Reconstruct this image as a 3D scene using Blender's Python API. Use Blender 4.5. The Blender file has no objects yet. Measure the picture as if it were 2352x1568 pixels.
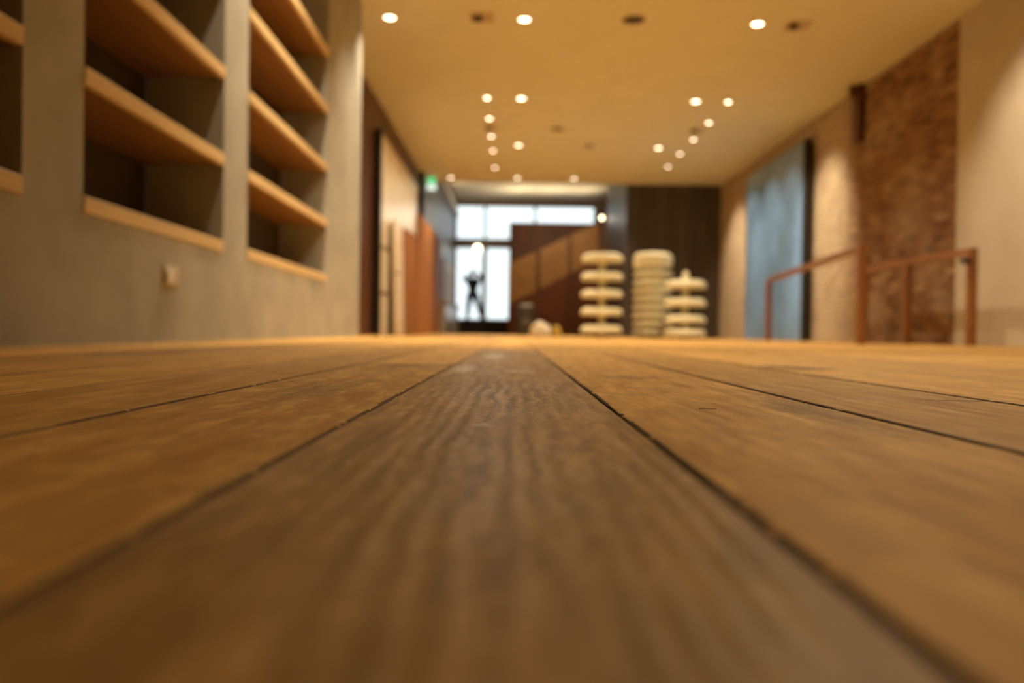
import bpy, bmesh, math, random
import numpy as np
from mathutils import Vector, Matrix

sc = bpy.context.scene
COL = sc.collection
random.seed(4)
R = math.radians

# ------------------------------------------------------------------ camera
cam_d = bpy.data.cameras.new('camera'); cam = bpy.data.objects.new('camera', cam_d); COL.objects.link(cam)
cam_d.sensor_width = 36.0; cam_d.lens = 28.0; cam_d.clip_start = 0.01; cam_d.clip_end = 300
PITCH, YAW, ROLL = math.atan(20 / 1829.3), math.atan(2.5 / 1829.3), 0.014
cam.location = (0, 0, 0.065)
cam.rotation_euler = (Matrix.Rotation(YAW, 3, 'Z') @ Matrix.Rotation(math.pi / 2 - PITCH, 3, 'X') @ Matrix.Rotation(ROLL, 3, 'Z')).to_euler()
cam_d.dof.use_dof = True; cam_d.dof.focus_distance = 0.765; cam_d.dof.aperture_fstop = 3.25
sc.camera = cam

# ------------------------------------------------------------------ world, exposure
w = bpy.data.worlds.new('overcast_sky'); sc.world = w; w.use_nodes = True
bg = w.node_tree.nodes['Background']; bg.inputs[0].default_value = (0.90, 0.95, 1.0, 1); bg.inputs[1].default_value = 1.7
vs = sc.view_settings; vs.view_transform = 'Standard'; vs.look = 'None'; vs.exposure = 0.0; vs.gamma = 1.0; vs.use_curve_mapping = False

WARM = (1.0, 0.80, 0.50)
P_DOWN, P_SPOT, P_NEAR = 345.0, 480.0, 290.0

def spot(name, loc, target, power, size=150, blend=1.0, col=WARM, radius=0.045):
    d = bpy.data.lights.new(name, 'SPOT'); d.energy = power; d.color = col; d.spot_size = R(size); d.spot_blend = blend; d.shadow_soft_size = radius
    o = bpy.data.objects.new(name, d); COL.objects.link(o); o.location = loc
    o.rotation_euler = (Vector(target) - Vector(loc)).to_track_quat('-Z', 'Y').to_euler()
    return o

# unseen near lights: some continue the lamp grid, others added to brighten walls and floor
for (x, y, tx, ty, tz, p, size) in [(-1.36, 5.35, -1.5, 5.35, 0, 1.45, 120), (0.06, 5.85, 0.06, 5.85, 0, 1.0, 120), (2.63, 5.85, 2.4, 5.2, 0, 1.15, 120),
                                   (1.9, 2.95, 1.3, 1.75, 0, 1.25, 72), (3.11, 6.95, 4.7, 7.1, 1.5, 0.95, 66),
                                   (-0.95, 2.9, -1.65, 4.5, 1.3, 0.30, 46), (-0.43, 5.1, -1.6, 5.2, 1.3, 0.42, 84), (-0.43, 7.7, -1.63, 7.8, 1.3, 0.42, 70)]:
    spot('near_unseen_light', (x, y, 3.44), (tx, ty, tz), P_NEAR * p, size)
# added lights without fixtures that brighten the lobby ceiling, plus one for the stairs
for x in (0.2, 1.3, 2.4):
    spot('lobby_fill_light', (x, 26.0, 3.75), (x - 0.6, 25.4, 4.7), 55, 165, 1.0)
spot('lobby_fill_light', (-1.97, 24.5, 4.33), (-1.2, 24.8, 4.7), 14, 165, 1.0)
spot('stair_fill_light', (1.2, 20.5, 4.6), (1.3, 24.3, 2.0), 350, 70, 1.0)
# daylight portal at the window
pd = bpy.data.lights.new('window_portal', 'AREA'); pd.shape = 'RECTANGLE'; pd.size = 4.9; pd.size_y = 4.1; pd.cycles.is_portal = True
po = bpy.data.objects.new('window_portal', pd); COL.objects.link(po); po.location = (0.36, 28.12, 2.5); po.rotation_euler = (R(-90), 0, 0)

# ------------------------------------------------------------------ helpers
def mesh_obj(name, verts, faces, mat=None, parent=None, smooth=False):
    m = bpy.data.meshes.new(name); m.from_pydata([tuple(v) for v in verts], [], [tuple(f) for f in faces]); m.update()
    o = bpy.data.objects.new(name, m); COL.objects.link(o)
    if mat: m.materials.append(mat)
    if smooth:
        for p in m.polygons: p.use_smooth = True
    if parent: o.parent = parent
    return o

class MB:
    def __init__(s): s.v = []; s.f = []
    def add(s, v, f):
        n = len(s.v); s.v += [tuple(a) for a in v]; s.f += [tuple(i + n for i in q) for q in f]; return s
    def box(s, a, b):
        (x0, y0, z0), (x1, y1, z1) = a, b
        v = [(x0, y0, z0), (x1, y0, z0), (x1, y1, z0), (x0, y1, z0), (x0, y0, z1), (x1, y0, z1), (x1, y1, z1), (x0, y1, z1)]
        return s.add(v, [(3, 2, 1, 0), (4, 5, 6, 7), (0, 1, 5, 4), (1, 2, 6, 5), (2, 3, 7, 6), (3, 0, 4, 7)])
    def bbox(s, a, b, r):
        """box with chamfered edges"""
        bm = bmesh.new(); t = MB().box(a, b)
        vs_ = [bm.verts.new(p) for p in t.v]
        for f in t.f: bm.faces.new([vs_[i] for i in f])
        bmesh.ops.bevel(bm, geom=list(bm.edges), offset=r, segments=1, affect='EDGES')
        bm.verts.index_update()
        s.add([p.co[:] for p in bm.verts], [[q.index for q in f.verts] for f in bm.faces]); bm.free(); return s
    def lathe(s, prof, c=(0, 0, 0), n=32):
        """prof: list of (r, z), closed at both ends when r == 0"""
        vs_, fs = [], []
        rings = []
        for r, z in prof:
            if r <= 1e-6: rings.append([len(vs_)]); vs_.append((c[0], c[1], c[2] + z))
            else:
                rings.append(list(range(len(vs_), len(vs_) + n)))
                vs_ += [(c[0] + r * math.cos(2 * math.pi * i / n), c[1] + r * math.sin(2 * math.pi * i / n), c[2] + z) for i in range(n)]
        for a, b in zip(rings, rings[1:]):
            for i in range(n):
                j = (i + 1) % n
                if len(a) == 1 and len(b) == 1: continue
                if len(a) == 1: fs.append((a[0], b[j], b[i]))
                elif len(b) == 1: fs.append((a[i], a[j], b[0]))
                else: fs.append((a[i], a[j], b[j], b[i]))
        return s.add(vs_, fs)
    def tube(s, p0, p1, r, n=12):
        p0, p1 = Vector(p0), Vector(p1); d = (p1 - p0).normalized()
        a = d.orthogonal().normalized(); b = d.cross(a)
        v = []
        for p in (p0, p1): v += [p + r * (math.cos(2 * math.pi * i / n) * a + math.sin(2 * math.pi * i / n) * b) for i in range(n)]
        f = [(i, (i + 1) % n, n + (i + 1) % n, n + i) for i in range(n)] + [tuple(range(n - 1, -1, -1)), tuple(range(n, 2 * n))]
        return s.add(v, f)
    def bar(s, p0, p1, wx, wz):
        """rectangular bar between two points; wx across, wz upright"""
        p0, p1 = Vector(p0), Vector(p1); d = (p1 - p0).normalized()
        a = d.cross(Vector((0, 0, 1)))
        a = Vector((1, 0, 0)) if a.length < 1e-4 else a.normalized()
        b = a.cross(d)
        v = [p + sx * a * wx / 2 + sz * b * wz / 2 for p in (p0, p1) for sx, sz in ((-1, -1), (1, -1), (1, 1), (-1, 1))]
        return s.add(v, [(3, 2, 1, 0), (4, 5, 6, 7), (0, 1, 5, 4), (1, 2, 6, 5), (2, 3, 7, 6), (3, 0, 4, 7)])
    def build(s, name, mat, parent=None, smooth=False, loc=None):
        o = mesh_obj(name, s.v, s.f, mat, parent, smooth)
        if loc: o.location = loc
        return o

def tag(o, label=None, cat=None, group=None, kind=None):
    if label: o['label'] = label
    if cat: o['category'] = cat
    if group: o['group'] = group
    if kind: o['kind'] = kind
    return o
def empty(name, loc, label, cat, group=None, rz=0):
    o = bpy.data.objects.new(name, None); COL.objects.link(o); o.location = loc; o.rotation_euler = (0, 0, rz); o.empty_display_size = 0.1
    return tag(o, label, cat, group)
def struct(name, mb, mat, label=None):
    return tag(mb.build(name, mat), label, None, None, 'structure')
def copy_tree(o, parent=None):
    c = o.copy(); COL.objects.link(c); c.parent = parent
    for ch in [x for x in bpy.data.objects if x.parent == o]: copy_tree(ch, c)
    return c

# ------------------------------------------------------------------ materials
def new_mat(name):
    m = bpy.data.materials.new(name); m.use_nodes = True
    return m, m.node_tree.nodes, m.node_tree.links, m.node_tree.nodes['Principled BSDF']
def c4(c): return (c[0], c[1], c[2], 1)
def coords(N, L, scale, rand=True):
    g = N.new('ShaderNodeNewGeometry'); src = g.outputs['Position']
    if rand:
        oi = N.new('ShaderNodeObjectInfo'); ml = N.new('ShaderNodeVectorMath'); ml.operation = 'MULTIPLY'; ml.inputs[1].default_value = (37, 23, 51)
        L.new(oi.outputs['Random'], ml.inputs[0]); ad = N.new('ShaderNodeVectorMath'); ad.operation = 'ADD'
        L.new(src, ad.inputs[0]); L.new(ml.outputs[0], ad.inputs[1]); src = ad.outputs[0]
    mp = N.new('ShaderNodeMapping'); mp.inputs['Scale'].default_value = scale; L.new(src, mp.inputs['Vector'])
    return mp.outputs[0]
def noise(N, L, vec, scale=1, detail=4, rough=0.55, dist=0):
    n = N.new('ShaderNodeTexNoise'); n.inputs['Scale'].default_value = scale; n.inputs['Detail'].default_value = detail
    n.inputs['Roughness'].default_value = rough; n.inputs['Distortion'].default_value = dist
    if vec is not None: L.new(vec, n.inputs['Vector'])
    return n.outputs['Fac']
def ramp(N, L, fac, stops):
    r = N.new('ShaderNodeValToRGB'); e = r.color_ramp.elements
    while len(e) < len(stops): e.new(0.5)
    for el, (p, c) in zip(e, stops): el.position = p; el.color = c4(c) if len(c) == 3 else c
    L.new(fac, r.inputs[0]); return r.outputs[0]
def mix(N, L, fac, a, b, mode='MIX'):
    m = N.new('ShaderNodeMix'); m.data_type = 'RGBA'; m.blend_type = mode
    for sock, val in ((m.inputs[0], fac), (m.inputs[6], a), (m.inputs[7], b)):
        if isinstance(val, bpy.types.NodeSocket): L.new(val, sock)
        elif isinstance(val, (int, float)): sock.default_value = val
        else: sock.default_value = c4(val)
    return m.outputs[2]
def math_n(N, L, op, a, b=None, c=None):
    m = N.new('ShaderNodeMath'); m.operation = op
    for sock, val in zip(m.inputs, (a, b, c)):
        if val is None: continue
        if isinstance(val, bpy.types.NodeSocket): L.new(val, sock)
        else: sock.default_value = val
    return m.outputs[0]
def bump(N, L, P, h, strength=0.3, dist=0.002):
    b = N.new('ShaderNodeBump'); b.inputs['Strength'].default_value = strength; b.inputs['Distance'].default_value = dist
    L.new(h, b.inputs['Height']); L.new(b.outputs[0], P.inputs['Normal'])

def plain(name, col, rough=0.6, metal=0.0, var=0.12, scale=6, bmp=0.0, spec=0.5, coat=0.0):
    m, N, L, P = new_mat(name)
    v = coords(N, L, (scale, scale, scale), False)
    f = noise(N, L, v, 1, 5)
    lo = tuple(x * (1 - var) for x in col); hi = tuple(min(1, x * (1 + var)) for x in col)
    L.new(ramp(N, L, f, [(0.3, lo), (0.7, hi)]), P.inputs['Base Color'])
    P.inputs['Roughness'].default_value = rough; P.inputs['Metallic'].default_value = metal; P.inputs['Specular IOR Level'].default_value = spec
    P.inputs['Coat Weight'].default_value = coat
    if bmp: bump(N, L, P, noise(N, L, v, 12, 4), bmp, 0.003)
    return m
def wood(name, c_lo, c_hi, axis='Y', rough=0.5, spread=0.25, spec=0.4):
    """grain along an axis, tone differs from piece to piece"""
    m, N, L, P = new_mat(name)
    k = {'X': (1.2, 22, 22), 'Y': (22, 1.2, 22), 'Z': (22, 22, 1.2)}[axis]
    v = coords(N, L, k)
    g = noise(N, L, v, 1.0, 6, 0.6, 0.4)
    col = ramp(N, L, g, [(0.30, c_lo), (0.68, c_hi)])
    oi = N.new('ShaderNodeObjectInfo')
    t = math_n(N, L, 'MULTIPLY_ADD', oi.outputs['Random'], 2 * spread, 1 - spread)
    cb = N.new('ShaderNodeCombineColor')
    for i in range(3): L.new(t, cb.inputs[i])
    L.new(mix(N, L, 1.0, col, cb.outputs[0], 'MULTIPLY'), P.inputs['Base Color'])
    P.inputs['Roughness'].default_value = rough; P.inputs['Specular IOR Level'].default_value = spec
    bump(N, L, P, g, 0.25, 0.002)
    return m
def emit(name, col, s):
    m, N, L, P = new_mat(name); P.inputs['Base Color'].default_value = c4(col); P.inputs['Emission Color'].default_value = c4(col); P.inputs['Emission Strength'].default_value = s
    return m

def floor_mat(name, weather=0.3, smears=None, gloss=0.55, tone=1.0, stains=(), pores=(), flecks=()):
    """worn wide boards: honey brown wood, greyed weathered patches, dark pores, optional dried paint smears"""
    m, N, L, P = new_mat(name)
    v_long = coords(N, L, (55, 5, 55))
    v_pat = coords(N, L, (9, 1.8, 9))
    v_por = coords(N, L, (300, 80, 300))
    v_fine = coords(N, L, (260, 700, 260))
    gpos = N.new('ShaderNodeNewGeometry')
    wob = N.new('ShaderNodeTexNoise'); wob.inputs['Scale'].default_value = 60; wob.inputs['Detail'].default_value = 4; L.new(gpos.outputs['Position'], wob.inputs['Vector'])
    def zone(lst, amp=3.0, hard=0.6):
        tot = None
        for (x, y, rx, ry) in lst:
            sb = N.new('ShaderNodeVectorMath'); sb.operation = 'SUBTRACT'; L.new(gpos.outputs['Position'], sb.inputs[0]); sb.inputs[1].default_value = (x, y, 0)
            dv = N.new('ShaderNodeVectorMath'); dv.operation = 'MULTIPLY'; L.new(sb.outputs[0], dv.inputs[0]); dv.inputs[1].default_value = (1 / rx, 1 / ry, 0)
            ln = N.new('ShaderNodeVectorMath'); ln.operation = 'LENGTH'; L.new(dv.outputs[0], ln.inputs[0])
            a = math_n(N, L, 'ADD', ln.outputs['Value'], math_n(N, L, 'MULTIPLY_ADD', wob.outputs['Fac'], amp, -amp / 2))
            k = N.new('ShaderNodeMapRange'); k.inputs['From Min'].default_value = 1.0; k.inputs['From Max'].default_value = hard; L.new(a, k.inputs['Value'])
            tot = k.outputs[0] if tot is None else math_n(N, L, 'MAXIMUM', tot, k.outputs[0])
        return tot
    grain = noise(N, L, v_long, 1, 6, 0.6, 0.5)
    base = ramp(N, L, grain, [(0.28, (0.42 * tone, 0.215 * tone, 0.054 * tone)), (0.50, (0.58 * tone, 0.345 * tone, 0.104 * tone)), (0.75, (0.69 * tone, 0.445 * tone, 0.150 * tone))])
    oi = N.new('ShaderNodeObjectInfo')
    t = math_n(N, L, 'MULTIPLY_ADD', oi.outputs['Random'], 0.40, 0.80)
    cb = N.new('ShaderNodeCombineColor')
    for i in range(3): L.new(t, cb.inputs[i])
    base = mix(N, L, 1.0, base, cb.outputs[0], 'MULTIPLY')
    blot = noise(N, L, coords(N, L, (34, 11, 34) if weather < 0.5 else (58, 17, 58)), 1, 5, 0.6, 0.8)
    base = mix(N, L, math_n(N, L, 'MULTIPLY', ramp(N, L, blot, [(0.44, (1, 1, 1)), (0.60, (0, 0, 0))]), 0.25 + 0.35 * weather), base, (0.22, 0.105, 0.038) if weather < 0.52 else (0.10, 0.046, 0.018))
    cross = noise(N, L, coords(N, L, (14, 300, 14)), 1, 3, 0.6, 0.3)
    base = mix(N, L, math_n(N, L, 'MULTIPLY', ramp(N, L, cross, [(0.34, (1, 1, 1)), (0.50, (0, 0, 0))]), 0.04 + 0.55 * weather), base, (0.22, 0.115, 0.045))
    pat = noise(N, L, v_pat, 1, 5, 0.65, 0.6)
    wmask = ramp(N, L, pat, [(0.62 - 0.30 * weather, (0, 0, 0)), (0.80 - 0.22 * weather, (1, 1, 1))])
    wf = math_n(N, L, 'MULTIPLY', wmask, min(0.9, 0.45 + 0.4 * weather))
    if pores: wf = math_n(N, L, 'MAXIMUM', wf, math_n(N, L, 'MULTIPLY', zone(pores, 1.2, 0.2), 0.85))
    grey = ramp(N, L, grain, [(0.3, (0.15, 0.085, 0.034)), (0.7, (0.38, 0.240, 0.105))])
    col = mix(N, L, wf, base, grey)
    por = noise(N, L, v_por, 1, 3, 0.6)
    pm = ramp(N, L, por, [(0.30, (1, 1, 1)), (0.38, (0, 0, 0))])
    pf = math_n(N, L, 'MULTIPLY', pm, math_n(N, L, 'MULTIPLY_ADD', wf, 0.9, 0.06))
    col = mix(N, L, pf, col, (0.030, 0.018, 0.010))
    if flecks:
        fl = noise(N, L, coords(N, L, (170, 130, 170)), 1, 5, 0.75)
        ff = math_n(N, L, 'MULTIPLY', ramp(N, L, fl, [(0.50, (0, 0, 0)), (0.60, (1, 1, 1))]), zone(flecks, 1.2, 0.0))
        col = mix(N, L, math_n(N, L, 'MULTIPLY', ff, 0.75), col, (0.66, 0.52, 0.36))
        dk = math_n(N, L, 'MULTIPLY', ramp(N, L, fl, [(0.36, (1, 1, 1)), (0.43, (0, 0, 0))]), zone(flecks, 1.2, 0.0))
        col = mix(N, L, math_n(N, L, 'MULTIPLY', dk, 0.8), col, (0.07, 0.035, 0.016))
        wv = N.new('ShaderNodeTexWave'); wv.bands_direction = 'X'; wv.inputs['Scale'].default_value = 21; wv.inputs['Distortion'].default_value = 6.0
        wv.inputs['Detail'].default_value = 3; wv.inputs['Detail Scale'].default_value = 1.6; wv.inputs['Detail Roughness'].default_value = 0.65
        L.new(coords(N, L, (1, 0.22, 1)), wv.inputs['Vector'])
        zn = math_n(N, L, 'MULTIPLY', zone(flecks, 0.9, 0.1), ramp(N, L, noise(N, L, coords(N, L, (26, 13, 26)), 1, 4, 0.6), [(0.38, (0.15, 0.15, 0.15)), (0.58, (1, 1, 1))]))
        col = mix(N, L, math_n(N, L, 'MULTIPLY', math_n(N, L, 'MULTIPLY', ramp(N, L, wv.outputs['Fac'], [(0.70, (0, 0, 0)), (0.95, (1, 1, 1))]), zn), 0.50), col, (0.66, 0.52, 0.36))
        col = mix(N, L, math_n(N, L, 'MULTIPLY', math_n(N, L, 'MULTIPLY', ramp(N, L, wv.outputs['Fac'], [(0.08, (1, 1, 1)), (0.32, (0, 0, 0))]), zn), 0.70), col, (0.085, 0.042, 0.018))
    if smears: col = mix(N, L, math_n(N, L, 'MULTIPLY', zone(smears), 0.65), col, (0.70, 0.66, 0.58))
    if stains: col = mix(N, L, math_n(N, L, 'MULTIPLY', zone(stains, 1.6, 0.3), 0.75), col, (0.055, 0.028, 0.014))
    L.new(col, P.inputs['Base Color'])
    rg = N.new('ShaderNodeMapRange'); L.new(grain, rg.inputs['Value']); rg.inputs['To Min'].default_value = gloss + 0.12; rg.inputs['To Max'].default_value = gloss - 0.08
    L.new(rg.outputs[0], P.inputs['Roughness']); P.inputs['Specular IOR Level'].default_value = 0.16 + 3.0 * max(0, weather - 0.5)
    h = math_n(N, L, 'ADD', math_n(N, L, 'MULTIPLY', grain, 0.5), math_n(N, L, 'MULTIPLY', noise(N, L, v_fine, 1, 3), 0.35 + 0.5 * weather))
    h = math_n(N, L, 'SUBTRACT', h, math_n(N, L, 'MULTIPLY', pf, 0.6))
    bump(N, L, P, h, 0.30 + 0.25 * weather, 0.0012)
    return m

M = {}
M['ceiling'] = plain('ceiling_paint', (0.68, 0.67, 0.55), 0.8, var=0.03, scale=2)
M['plaster'] = plain('grey_beige_limewash', (0.36, 0.355, 0.325), 0.75, var=0.16, scale=3.0, bmp=0.15)
M['plaster_r'] = plain('warm_plaster', (0.50, 0.45, 0.38), 0.8, var=0.08, scale=2.0, bmp=0.1)
M['niche'] = plain('shaded_niche_lining', (0.045, 0.034, 0.025), 0.7, var=0.12, scale=4)  # lining darkened: the shadow inside the niches is put into this colour
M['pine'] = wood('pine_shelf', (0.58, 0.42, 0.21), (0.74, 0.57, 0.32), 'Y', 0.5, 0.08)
M['shelf_shaded'] = wood('shaded_shelf_board', (0.20, 0.095, 0.035), (0.30, 0.15, 0.06), 'Y', 0.5, 0.08)  # darker than the pine edges: shade under the shelves is put into this colour
M['timber_dark'] = wood('dark_red_timber', (0.055, 0.018, 0.008), (0.13, 0.045, 0.018), 'Z', 0.45, 0.25)
M['timber_orange'] = wood('orange_timber', (0.22, 0.080, 0.016), (0.40, 0.16, 0.035), 'Z', 0.6, 0.25, 0.12)
M['timber_stair'] = wood('stair_oak', (0.30, 0.145, 0.045), (0.47, 0.245, 0.085), 'X', 0.4, 0.12)
M['timber_brown'] = wood('brown_panelling', (0.11, 0.042, 0.022), (0.19, 0.075, 0.04), 'Z', 0.5, 0.15)
M['spandrel'] = wood('red_brown_boarding', (0.10, 0.028, 0.010), (0.18, 0.055, 0.018), 'Z', 0.5, 0.15)
M['rail_wood'] = wood('handrail_oak', (0.24, 0.10, 0.035), (0.34, 0.155, 0.06), 'Y', 0.4, 0.1)
M['post_wood'] = wood('post_oak', (0.22, 0.09, 0.03), (0.32, 0.14, 0.055), 'Z', 0.4, 0.1)
M['black'] = plain('black_steel', (0.012, 0.011, 0.010), 0.45, var=0.2)
M['dark_board'] = wood('charred_boards', (0.040, 0.035, 0.030), (0.085, 0.076, 0.066), 'Z', 0.55, 0.2)
M['lobby_wall'] = plain('dark_lobby_wall', (0.050, 0.039, 0.042), 0.42, var=0.2, scale=2)
M['steel_panel'] = plain('slate_blue_steel', (0.18, 0.34, 0.68), 0.30, 0.0, var=0.3, scale=1.2, spec=0.9)
M['cream'] = plain('cream_panel', (0.72, 0.64, 0.50), 0.30, var=0.12, scale=1.5)
M['cream_leaf'] = plain('pale_door_leaf', (0.74, 0.60, 0.40), 0.35, var=0.08, scale=3)
M['tray'] = plain('cream_tray_plastic', (0.86, 0.82, 0.61), 0.45, var=0.06, scale=4)
M['white'] = plain('white_paint', (0.80, 0.80, 0.82), 0.5, var=0.04)
M['lobby_ceiling'] = plain('lobby_ceiling_paint', (0.85, 0.78, 0.62), 0.8, var=0.03)
M['frame'] = plain('window_frame_grey', (0.22, 0.19, 0.17), 0.5, var=0.1)
M['trim_metal'] = plain('lamp_trim', (0.75, 0.66, 0.5), 0.5, var=0.05)
M['housing'] = plain('dark_housing', (0.05, 0.035, 0.025), 0.6, var=0.2)
M['tan_frame'] = plain('tan_grille_frame', (0.50, 0.38, 0.25), 0.6, var=0.05)
M['outlet'] = plain('switch_plastic', (0.56, 0.49, 0.38), 0.4, var=0.03)
M['cloth_white'] = plain('crumpled_white_cloth', (0.78, 0.73, 0.63), 0.8, var=0.08, scale=20)
M['yellow'] = plain('yellow_cloth', (0.55, 0.38, 0.08), 0.7, var=0.1)
M['peach'] = plain('pale_timber_panel', (0.72, 0.50, 0.34), 0.5, var=0.1)
M['subfloor'] = plain('subfloor_dark', (0.02, 0.013, 0.008), 0.9)
M['pavement'] = plain('pavement', (0.55, 0.55, 0.55), 0.9, var=0.1)
M['lens'] = emit('lamp_glow', (1.0, 0.84, 0.58), 10.0); M['lens_s'] = emit('spot_glow', (1.0, 0.84, 0.60), 14.0)
M['globe'] = emit('globe_glow', (1.0, 0.85, 0.55), 10.0)
M['exit_green'] = emit('exit_green', (0.10, 0.85, 0.35), 0.75)
M['exit_white'] = emit('exit_white', (0.75, 1.0, 0.95), 0.9)
def glass_mat():
    m, N, L, P = new_mat('window_glass'); N.remove(P)
    t = N.new('ShaderNodeBsdfTransparent'); t.inputs[0].default_value = (0.93, 0.96, 0.95, 1)
    g = N.new('ShaderNodeBsdfGlossy'); g.inputs['Roughness'].default_value = 0.02
    mx = N.new('ShaderNodeMixShader'); fr = N.new('ShaderNodeFresnel'); fr.inputs[0].default_value = 1.45
    L.new(fr.outputs[0], mx.inputs[0]); L.new(t.outputs[0], mx.inputs[1]); L.new(g.outputs[0], mx.inputs[2]); L.new(mx.outputs[0], N['Material Output'].inputs[0])
    return m
M['glass'] = glass_mat()
def brick_mat():
    m, N, L, P = new_mat('old_brick')
    a = N.new('ShaderNodeAttribute'); a.attribute_name = 'tone'; a.attribute_type = 'GEOMETRY'
    col = ramp(N, L, a.outputs['Fac'], [(0.0, (0.12, 0.050, 0.022)), (0.45, (0.23, 0.115, 0.058)), (0.8, (0.29, 0.165, 0.090)), (1.0, (0.36, 0.235, 0.14))])
    v = coords(N, L, (1.3, 1.3, 1.3), False)
    lime = ramp(N, L, noise(N, L, v, 1, 6, 0.7), [(0.50, (0, 0, 0)), (0.72, (1, 1, 1))])
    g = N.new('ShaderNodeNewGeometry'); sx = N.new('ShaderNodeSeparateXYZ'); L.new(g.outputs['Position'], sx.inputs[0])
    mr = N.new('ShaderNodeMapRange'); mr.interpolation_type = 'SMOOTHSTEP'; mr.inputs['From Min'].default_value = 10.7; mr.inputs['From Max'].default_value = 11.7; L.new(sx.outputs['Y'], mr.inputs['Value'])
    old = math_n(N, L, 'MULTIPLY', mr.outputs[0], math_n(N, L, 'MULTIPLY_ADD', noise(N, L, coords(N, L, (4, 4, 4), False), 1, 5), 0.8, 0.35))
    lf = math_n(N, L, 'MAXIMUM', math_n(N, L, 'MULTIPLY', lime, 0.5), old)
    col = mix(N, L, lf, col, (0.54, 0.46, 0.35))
    L.new(col, P.inputs['Base Color']); P.inputs['Roughness'].default_value = 0.9
    bump(N, L, P, noise(N, L, coords(N, L, (60, 60, 60), False), 1, 4), 0.5, 0.004)
    return m
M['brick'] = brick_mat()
M['mortar'] = plain('lime_mortar', (0.33, 0.24, 0.16), 0.95, var=0.2, scale=8)
M['grime'] = plain('joint_grime', (0.11, 0.055, 0.022), 0.9, var=0.3, scale=40)
M['floor_a'] = floor_mat('floor_honey', 0.10, tone=1.12, stains=[(0.585, 1.63, 0.11, 0.13), (0.47, 0.83, 0.06, 0.012)])
M['floor_b'] = floor_mat('floor_worn', 0.50, gloss=0.58, stains=[(-0.21, 1.60, 0.085, 0.13)], pores=[(-0.215, 0.86, 0.05, 0.20)])
M['floor_c'] = floor_mat('floor_weathered', 0.54, smears=[(0.015, 1.34, 0.030, 0.035), (-0.085, 1.42, 0.022, 0.16), (0.118, 1.14, 0.013, 0.05), (-0.02, 0.56, 0.006, 0.010), (0.055, 0.585, 0.004, 0.008), (-0.05, 2.2, 0.03, 0.3)], gloss=0.42, tone=0.90, flecks=[(0.0, 0.80, 0.10, 0.42), (0.0, 0.38, 0.09, 0.3)])
M['floor_d'] = floor_mat('floor_part_worn', 0.16, tone=1.15, stains=[(0.19, 1.20, 0.07, 0.03)], pores=[(0.262, 0.70, 0.035, 0.24)])

# ------------------------------------------------------------------ dimensions (metres)
CEIL, Y0, YC, YW = 3.5, -1.2, 18.3, 28.0          # ceiling height, wall behind the camera, end of the low ceiling, window wall
XR, XL = 4.72, -2.08                               # right wall, far left wall
LOB = 4.7                                          # lobby ceiling

# ------------------------------------------------------------------ floor
def vnoise(x, y, seed):
    """smooth value noise on arrays"""
    rs = np.random.RandomState(seed); T = rs.rand(256, 256)
    xi = np.floor(x).astype(int); yi = np.floor(y).astype(int); fx = x - xi; fy = y - yi
    fx = fx * fx * (3 - 2 * fx); fy = fy * fy * (3 - 2 * fy)
    a = T[xi % 256, yi % 256]; b = T[(xi + 1) % 256, yi % 256]; c = T[xi % 256, (yi + 1) % 256]; d = T[(xi + 1) % 256, (yi + 1) % 256]
    return (a * (1 - fx) + b * fx) * (1 - fy) + (c * (1 - fx) + d * fx) * fy - 0.5

floor = struct('floor', MB().box((XL - 0.2, Y0 - 0.2, -0.12), (XR + 0.3, YW + 0.2, -0.022)), M['subfloor'], 'wide worn brown wooden floor boards')
GAP = 0.0011
def board_plain(x0, x1, y0, y1, mat, dz=0.0):
    x0 += GAP; x1 -= GAP; y0 += GAP; y1 -= GAP; r = 0.0016; zb = -0.022
    top = dz
    r = 0.0008
    v = [(x0, y0, zb), (x1, y0, zb), (x1, y1, zb), (x0, y1, zb),
         (x0, y0, top - r), (x1, y0, top - r), (x1, y1, top - r), (x0, y1, top - r),
         (x0 + r, y0 + r, top), (x1 - r, y0 + r, top), (x1 - r, y1 - r, top), (x0 + r, y1 - r, top)]
    f = [(8, 9, 10, 11)] + [(i, (i + 1) % 4, 4 + (i + 1) % 4, 4 + i) for i in range(4)] + [(4 + i, 4 + (i + 1) % 4, 8 + (i + 1) % 4, 8 + i) for i in range(4)]
    o = mesh_obj('floor_board', v, f, mat, floor); o.data.materials.append(M['grime'])
    for p in o.data.polygons[1:]: p.material_index = 1
    return o
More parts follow.
